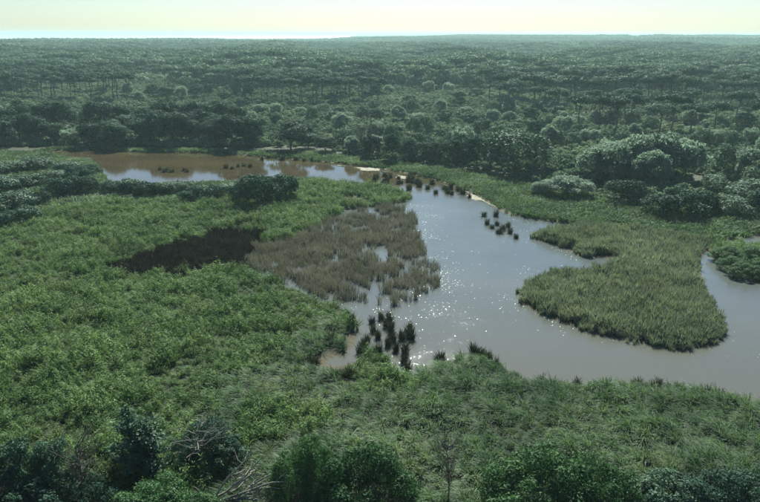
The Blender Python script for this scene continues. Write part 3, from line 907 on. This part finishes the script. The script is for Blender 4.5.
# grey thicket on the right
for a, b, t, w in ((594, 181, 148, 40), (613, 182, 143, 46), (636, 181, 137, 48), (660, 182, 134, 54), (685, 181, 140, 46), (648, 188, 152, 40), (617, 170, 141, 40)):
    put('willow_shrub', pick(WILLOW), a, b, hpx(a, b, t), wpx(a, b, w), 'grey willow bush of the pale thicket at right, {} from the left', None, 'shrub', 'grey willow thicket')
put('dark_shrub', DARK[0], 627, 201, hpx(627, 201, 181), wpx(627, 201, 42), None, 'low dark rounded bush in front of the grey willow thicket', 'shrub')
put('dark_shrub', DARK[1], 676, 216, hpx(676, 216, 191), wpx(676, 216, 56), None, 'wide dark bush on the bank above the reed peninsula', 'shrub')
put('dark_shrub', DARK[2], 704, 214, hpx(704, 214, 194), wpx(704, 214, 34), None, 'dark bush touching the right side of the wide one', 'shrub')
put('grey_shrub', WILLOW[1], 566, 197, hpx(566, 197, 177), wpx(566, 197, 48), None, 'low greyish bush on the grass left of the dark rounded bush', 'shrub')
put('grey_shrub', WILLOW[3], 543, 195, hpx(543, 195, 182), wpx(543, 195, 24), None, 'small greyish bush at the foot of the big willow', 'shrub')
for a, b, t, w, P in ((726, 176, 146, 36, SHRUB), (750, 180, 150, 38, WILLOW), (716, 196, 176, 34, SHRUB), (745, 203, 178, 44, SHRUB), (772, 190, 160, 40, SHRUB), (770, 214, 190, 46, DARK), (730, 214, 197, 36, SHRUB)):
    put('bank_shrub', pick(P), a, b, hpx(a, b, t), wpx(a, b, w), 'bush crowding the bank at the right edge, {} from the left', None, 'shrub', 'bushes at the right edge')
for a, b in ((569, 166), (576, 170)):
    put('dead_snag', SNAG[0], a, b, 2.2, 1.4, 'small white dead stump beside the grey thicket, {} from the left', None, 'dead tree', 'white stumps by the thicket', None, ('trunk', 'branches'), .3)
for a, b, t in ((372, 156, 118), (362, 152, 128), (357, 154, 130), (434, 165, 148)):
    put('bare_tree', TWIGGY[0], a, b, hpx(a, b, t), 4, 'thin leafless tree on the far bank, {} from the left', None, 'tree', 'leafless trees on the far bank', None, ('trunk', 'branches'), .12)

# pines
G1 = 'pines in the dark groves'
row('umbrella_pine', PINE, -25, 130, 7, 96, 102, (11, 14), (8, 11), 'umbrella pine of the dark grove at the left edge, {} from the left', group=G1)
row('umbrella_pine', PINE, -25, 125, 8, 88, 94, (11, 14), (8, 11), 'umbrella pine at the back of the grove at the left edge, {} from the left', group=G1)
row('umbrella_pine', PINE, 248, 380, 6.5, 101, 106, (11.5, 14), (8, 10.5), 'umbrella pine in the front of the dark middle grove, {} from the left', group=G1)
row('umbrella_pine', PINE, 240, 378, 8, 94, 99, (11.5, 14), (8, 11), 'umbrella pine in the back of the dark middle grove, {} from the left', group=G1)
row('umbrella_pine', PINE, 285, 560, 8, 81, 85, (11, 14), (8, 12), 'umbrella pine in the long dark belt above the middle grove, {} from the left', group=G1)
row('umbrella_pine', PINE, 280, 570, 9, 75, 78.5, (11, 14), (8, 12), 'umbrella pine in the back of the long dark belt, {} from the left', group=G1)
G2 = 'pines of the open stand'
row('umbrella_pine', PINE, 500, 800, 13, 105, 112, (12.5, 15.5), (9.5, 13.5), 'umbrella pine with bare trunk in the open right stand, {} from the left', group=G2, lean=.06)
row('umbrella_pine', PINE, 490, 800, 14, 96, 102, (12.5, 15.5), (10, 14), 'umbrella pine in the middle of the open right stand, {} from the left', group=G2, lean=.06)
row('umbrella_pine', PINE, 510, 800, 14, 88, 93, (11, 14), (9, 12), 'umbrella pine towards the back of the open right stand, {} from the left', group=G2, lean=.05)
row('umbrella_pine', PINE, 580, 790, 21, 128, 140, (11, 13.5), (8.5, 12), 'leaning umbrella pine rising behind the grey thicket, {} from the left', group=G2, lean=.09)
row('umbrella_pine', PINE, 535, 700, 26, 116, 124, (10.5, 13), (7, 10), 'thin umbrella pine between the thicket and the open stand, {} from the left', group=G2, lean=.09)

# scrub one can pick out between bank and groves
G3 = 'scrub trees between bank and groves'
row('broadleaf_bush', SHRUB + WILLOW, 345, 560, 16, 146, 154, (4, 6.5), (5, 8), 'bush right behind the bank trees, {} from the left', 'shrub', G3)
row('broadleaf_bush', SHRUB + WILLOW + OAK, 310, 590, 19, 134, 143, (4, 6.5), (5, 8), 'bush in the second row behind the bank trees, {} from the left', 'shrub', G3, .02, ((318, 338),))
row('broadleaf_bush', SHRUB + WILLOW + OAK, 255, 600, 22, 122, 131, (3.5, 6.5), (5, 8), 'bush in the middle of the open scrub, {} from the left', 'shrub', G3)
row('broadleaf_bush', SHRUB + WILLOW, 215, 560, 22, 111, 119, (3.5, 6), (5, 8), 'bush just below the dark middle grove, {} from the left', 'shrub', G3)
row('broadleaf_bush', SHRUB + WILLOW, 0, 215, 17, 114, 126, (3, 5.5), (5, 8), 'bush between the pond hedge and the left grove, {} from the left', 'shrub', G3)
row('broadleaf_bush', OAK + WILLOW, 128, 262, 13, 97, 109, (5, 8), (6, 10), 'rounded tree between the left and middle groves, {} from the left', 'tree', G3)
row('broadleaf_bush', OAK + WILLOW, 375, 520, 16, 92, 108, (5, 8), (6, 9), 'rounded tree right of the middle grove, {} from the left', 'tree', G3)
row('broadleaf_bush', SHRUB + WILLOW, 560, 790, 15, 142, 158, (4, 6.5), (5, 8), 'bush among the leaning pines behind the thicket, {} from the left', 'shrub', G3)
row('broadleaf_bush', SHRUB + WILLOW, 570, 790, 19, 118, 134, (3.5, 6), (5, 8), 'bush on the floor of the open right stand, {} from the left', 'shrub', G3)

# bushes of the left shore, between pond and marsh
G4 = 'bushes at the left edge of the marsh'
for a, b, w, h, P in ((-12, 176, 44, 3.2, TEAL), (14, 172, 40, 3.0, TEAL), (38, 170, 36, 2.8, TEAL), (-5, 192, 44, 3.2, TEAL), (28, 187, 40, 2.9, TEAL), (55, 180, 34, 2.6, TEAL),
                      (66, 172, 30, 2.2, TEAL), (80, 180, 36, 2.8, DARK), (92, 174, 26, 2.0, DARK), (62, 195, 42, 3.2, DARK), (88, 193, 36, 3.0, DARK), (42, 203, 36, 2.8, DARK),
                      (14, 208, 46, 3.2, TEAL), (-14, 216, 48, 3.4, TEAL), (0, 226, 40, 3.0, DARK), (28, 221, 34, 2.2, TEAL)):
    put('marsh_bush', pick(P), a, b, h * rng.uniform(.75, 1.15), wpx(a, b, w * rng.uniform(.62, .95)), 'rounded bluish bush between the pond and the left frame edge, {} from the left', None, 'shrub', G4)
G5 = 'bushes along the lower edge of the pond'
for a, b, w, h, P in ((112, 193, 30, 2.4, DARK), (130, 194, 28, 3.0, TEAL), (148, 196, 30, 2.8, DARK), (165, 194, 26, 2.4, TEAL), (182, 193, 26, 2.2, TEAL), (205, 199, 36, 2.8, DARK),
                      (192, 200, 26, 2.2, DARK), (225, 195, 34, 2.6, SHRUB), (242, 199, 30, 2.8, DARK)):
    put('marsh_bush', pick(P), a, b, h, wpx(a, b, w), 'low bush on the strip between pond and green marsh, {} from the left', None, 'shrub', G5)
put('marsh_bush', DARK[1], 258, 204, hpx(258, 204, 176), wpx(258, 204, 46), None, 'largest dark bush at the tip of the strip below the pond', 'shrub')
put('marsh_bush', DARK[3], 280, 200, hpx(280, 200, 176), wpx(280, 200, 40), None, 'dark spreading bush right of the largest one below the pond', 'shrub')
# the islet
for a, b, w, h, P in ((728, 258, 34, 2.0, NEARG), (752, 262, 40, 2.4, NEARG), (745, 275, 34, 1.8, NEARG), (775, 272, 44, 2.4, NEARG), (733, 267, 30, 1.6, NEARG)):
    put('islet_bush', pick(P), a, b, h, wpx(a, b, w), 'fresh green bush on the small islet at the right, {} from the left', None, 'shrub', 'bushes on the islet')

# foreground
G6 = 'foreground bushes'
for a, b, w, t, P, lab in (
        (306, 503, 70, 437, NEARG, 'fresh green leafy bush right of the bleached branch heap'),
        (362, 512, 108, 446, NEARG, 'wide fresh green bush at the bottom edge, below the middle of the marsh'),
        (540, 520, 120, 452, NEARG, 'wide bright green bush at the bottom edge, right of the thin dark tree'),
        (596, 522, 90, 462, NEARG, 'bright green bush overlapping the right of the wide one at the bottom edge'),
        (160, 540, 110, 484, NEARG, 'flat bright green bush below the poplar sapling'),
        (665, 524, 80, 474, NEART, 'bluish bush at the bottom edge, between two darker ones'),
        (715, 530, 90, 474, NEARD, 'dark bush at the bottom edge, near the right corner'),
        (760, 530, 80, 466, NEARD, 'dark bush filling the bottom right corner'),
        (640, 532, 60, 484, NEARD, 'dark bush under the bluish one at the bottom edge'),
        (18, 505, 70, 432, NEART, 'bluish tree in the bottom left corner'),
        (58, 500, 54, 430, NEART, 'second bluish tree from the bottom left corner'),
        (-8, 520, 70, 455, NEARD, 'dark bush cut by the left frame edge at the bottom'),
        (38, 528, 80, 474, NEARD, 'dark bush under the two bluish corner trees'),
        (95, 520, 56, 470, NEARD, 'dark bush left of the poplar sapling, at the bottom'),
        (212, 462, 62, 420, NEARD, 'dark bush behind the pale bare branches'),
        (186, 470, 40, 432, NEARD, 'dark twiggy bush between the sapling and the bare branches'),
        (228, 470, 44, 440, NEART, 'pale bluish bush just above the bleached branch heap')):
    put('leafy_bush', pick(P), a, b, hpx(a, b, t), wpx(a, b, w), None, lab, 'shrub', G6)
def sapling(seed, h, w, n):
    rng = np.random.default_rng(seed); tr = MB(); cr = MB()
    limb(tr, (0, 0, -.3), (.1, .05, h * .97), .09, .02, rng, .04, 7, 6)
    P = []; D = []
    for i in range(46):
        z = .10 + .87 * rng.uniform(0, 1) ** 1.35; a = rng.uniform(0, 6.28)
        L = w * .5 * (1.05 - .95 * z) * rng.uniform(.6, 1.2) + .12
        s = np.array([.1 * z, .05 * z, z * h]); e = s + np.array([math.cos(a) * L, math.sin(a) * L, L * rng.uniform(.3, .8)])
        limb(tr, s, e, .025, .008, rng, .15)
        k = int(n / 46 * (.25 + L / (w * .28)))
        t = rng.uniform(.15, 1.05, k)[:, None]
        P.append(s + (e - s) * t + rng.normal(size=(k, 3)) * .13); D.append(np.tile(unit(e - s) + (0, 0, .4), (k, 1)))
    cards(cr, np.concatenate(P), np.concatenate(D), .13, rng, 1.3)
    return tr.mesh('sapling_trunk', [MAT['bark']]), cr.mesh('sapling_crown', [MAT['teal']]), (w, h)
SAP = [sapling(700, 6, 3.2, 3600), sapling(701, 6, 2.6, 2400)]
put('poplar_sapling', SAP[0], 137, 472, hpx(137, 472, 405), 4.6, None, 'upright conical poplar sapling with pale leaves in the foreground', 'tree')
put('poplar_sapling', SAP[1], 152, 478, hpx(152, 478, 411), 3.6, None, 'slimmer poplar sapling just right of the conical one', 'tree')
put('bare_sapling', TWIGGY[0], 449, 495, hpx(449, 495, 438), 2.6, None, 'thin dark twiggy sapling standing alone in the near reeds', 'tree', None, None, ('trunk', 'branches'))
put('bare_shrub', TWIGGY[1], 88, 500, hpx(88, 500, 428), wpx(88, 500, 46), None, 'grey leafless twiggy shrub left of the poplar sapling', 'shrub', None, None, ('trunk', 'branches'))
PALE = [bare_proto(660 + i, 3, 4.2, 20, 'dead', .055) for i in range(2)]
put('bare_shrub', PALE[0], 203, 478, hpx(203, 478, 424), wpx(203, 478, 66), None, 'pale bare branches sticking out of the dark bush', 'shrub', None, None, ('trunk', 'branches'))
def heap(seed):
    rng = np.random.default_rng(seed); tr = MB(); br = MB()
    root = np.array([-1.6, 0, .1])
    for i in range(10):
        a = R(rng.uniform(-35, 75)); L = rng.uniform(2.2, 4.4)
        e = root + np.array([math.cos(a) * L, math.sin(a) * L * .6, rng.uniform(.35, 1.5)])
        limb(tr, root + rng.normal(size=3) * .12, e, .062, .018, rng, .2, 7, 6)
        for j in range(5):
            m = root + (e - root) * rng.uniform(.35, .95); d = unit(e - root + rng.normal(size=3) * 2.2) * rng.uniform(.5, 1.3); d[2] = abs(d[2]) * .6
            limb(br, m, m + d, .026, .008, rng, .25, 4)
    return tr.mesh('heap_limbs', [MAT['dead']]), br.mesh('heap_twigs', [MAT['dead']]), (5, 1.8)
put('dead_branches', heap(720), 246, 506, hpx(246, 506, 462), wpx(246, 506, 92), None, 'bleached heap of fallen branches at the bottom edge', 'dead branches', None, 0., ('limb', 'twigs'))

# sedge clumps standing in the water
def clump(seed, h, s, n):
    rng = np.random.default_rng(seed); mb = MB(); blades(mb, n // 3, h, s * .5, .05, rng, .2, .2); blades(mb, n // 3, h * .75, s * .9, .05, rng, .35, .35); blades(mb, n // 3, h * .5, s * 1.15, .05, rng, .5, .5); return mb.mesh('sedge_blades', [MAT['sedge']])
CL = [clump(740 + i, 1.3, .36, 150) for i in range(5)]
def sedge(px, py, hp, wp, zone, group):
    g = ground_pt(px, py)
    o = bpy.data.objects.new('sedge_clump', CL[rng.integers(5)]); COL.objects.link(o)
    h = hpx(px, py, py - hp); w = wpx(px, py, wp)
    o.location = (g[0], g[1], -.02); o.rotation_euler = (0, 0, rng.uniform(0, 6.28)); o.scale = (w / 1.25, w / 1.25, h / 1.3)
    o['category'] = 'sedge'; o['group'] = group
    PLACED.setdefault(zone, []).append((px, o))
Z1 = 'dark sedge clump in the water beside the near reeds, {} from the left'
for a, b, hh, ww in ((311, 367, 9, 8), (316, 366, 10, 9), (331, 343, 12, 9), (327, 344, 9, 8), (340, 378, 9, 9), (349, 377, 10, 10), (346, 379, 9, 9), (351, 328, 13, 8), (353, 320, 9, 6), (360, 352, 14, 9),
                     (364, 346, 12, 9), (367, 340, 10, 8), (372, 322, 9, 8), (373, 331, 10, 8), (378, 337, 12, 8), (381, 318, 11, 8), (389, 320, 13, 10), (391, 330, 14, 10), (386, 326, 12, 8), (388, 345, 14, 9),
                     (396, 350, 13, 8), (393, 340, 13, 9), (402, 338, 14, 10), (408, 335, 14, 9), (412, 338, 15, 9), (405, 352, 15, 10), (404, 362, 15, 9), (408, 370, 15, 9), (410, 328, 10, 7), (379, 352, 14, 10)):
    sedge(a, b + 1, hh * (1.5 if a < 352 else 1.0), ww * (1.3 if a < 352 else 1.12), Z1, 'sedge clumps beside the near reeds')
Z2 = 'small sedge clump in the narrow channel by the pale sand, {} from the left'
for i in range(42):
    u = rng.uniform(0, 1) ** 1.4; a = 374 + 98 * u; b = 176 + 16 * u + rng.uniform(-3, 9)
    sedge(a, b, rng.uniform(4.5, 8), rng.uniform(4.5, 8.5), Z2, 'sedge clumps in the channel')
Z3 = 'tiny sedge tussock in the brown pond water, {} from the left'
for a, b in ((160, 170), (164, 172), (168, 171), (172, 172), (184, 171), (187, 172), (226, 168), (232, 169), (238, 167), (244, 166), (250, 167), (262, 160), (268, 158), (276, 158), (282, 160), (296, 160), (304, 161), (312, 161)):
    sedge(a, b, rng.uniform(3, 6), rng.uniform(4, 8), Z3, 'tussocks in the pond')
Z4 = 'dark sedge tuft at the water edge of the near reeds, {} from the left'
for a, b in ((437, 362), (441, 361), (473, 352), (478, 354), (483, 356), (489, 359), (496, 366), (541, 384), (577, 386), (608, 387), (633, 388), (638, 386), (652, 388), (658, 387), (678, 391), (707, 394), (720, 396)):
    sedge(a, b, rng.uniform(9, 13), rng.uniform(8, 12), Z4, 'sedge tufts at the near water edge')
Z5 = 'olive sedge clump near the inlet left of the peninsula, {} from the left'
for a, b in ((487, 224), (492, 228), (497, 225), (503, 230), (496, 216), (508, 227), (499, 233), (484, 216), (510, 233), (516, 238)):
    sedge(a, b, rng.uniform(5, 9), rng.uniform(6, 10), Z5, 'sedge clumps by the inlet')

for zone, items in PLACED.items():
    items.sort(key=lambda t: t[0])
    for i, (_, e) in enumerate(items): e['label'] = zone.format(ORD[i])

# ================================================================== HAZE
mb = MB()
HX, Y0, Y1, Z0, Z1_ = 12000., -3000., 21000., -6., 45.
v = [(sx * HX, yy, zz) for zz in (Z0, Z1_) for yy in (Y0, Y1) for sx in (-1, 1)]
mb.add(v, [(0, 2, 3, 1), (4, 5, 7, 6), (0, 1, 5, 4), (2, 6, 7, 3), (0, 4, 6, 2), (1, 3, 7, 5)])
m, t, out = new_mat('hazy_air')
pv = N(t, 'ShaderNodeVolumePrincipled')
pv.inputs['Color'].default_value = (.42, .62, .64, 1)
pv.inputs['Density'].default_value = .00019
pv.inputs['Anisotropy'].default_value = .25
t.links.new(pv.outputs[0], out.inputs['Volume'])
hz = bpy.data.objects.new('haze', mb.mesh('haze', [m])); COL.objects.link(hz)
hz['kind'] = 'stuff'; hz['label'] = 'pale haze lying over the distant forest'; hz['category'] = 'haze'
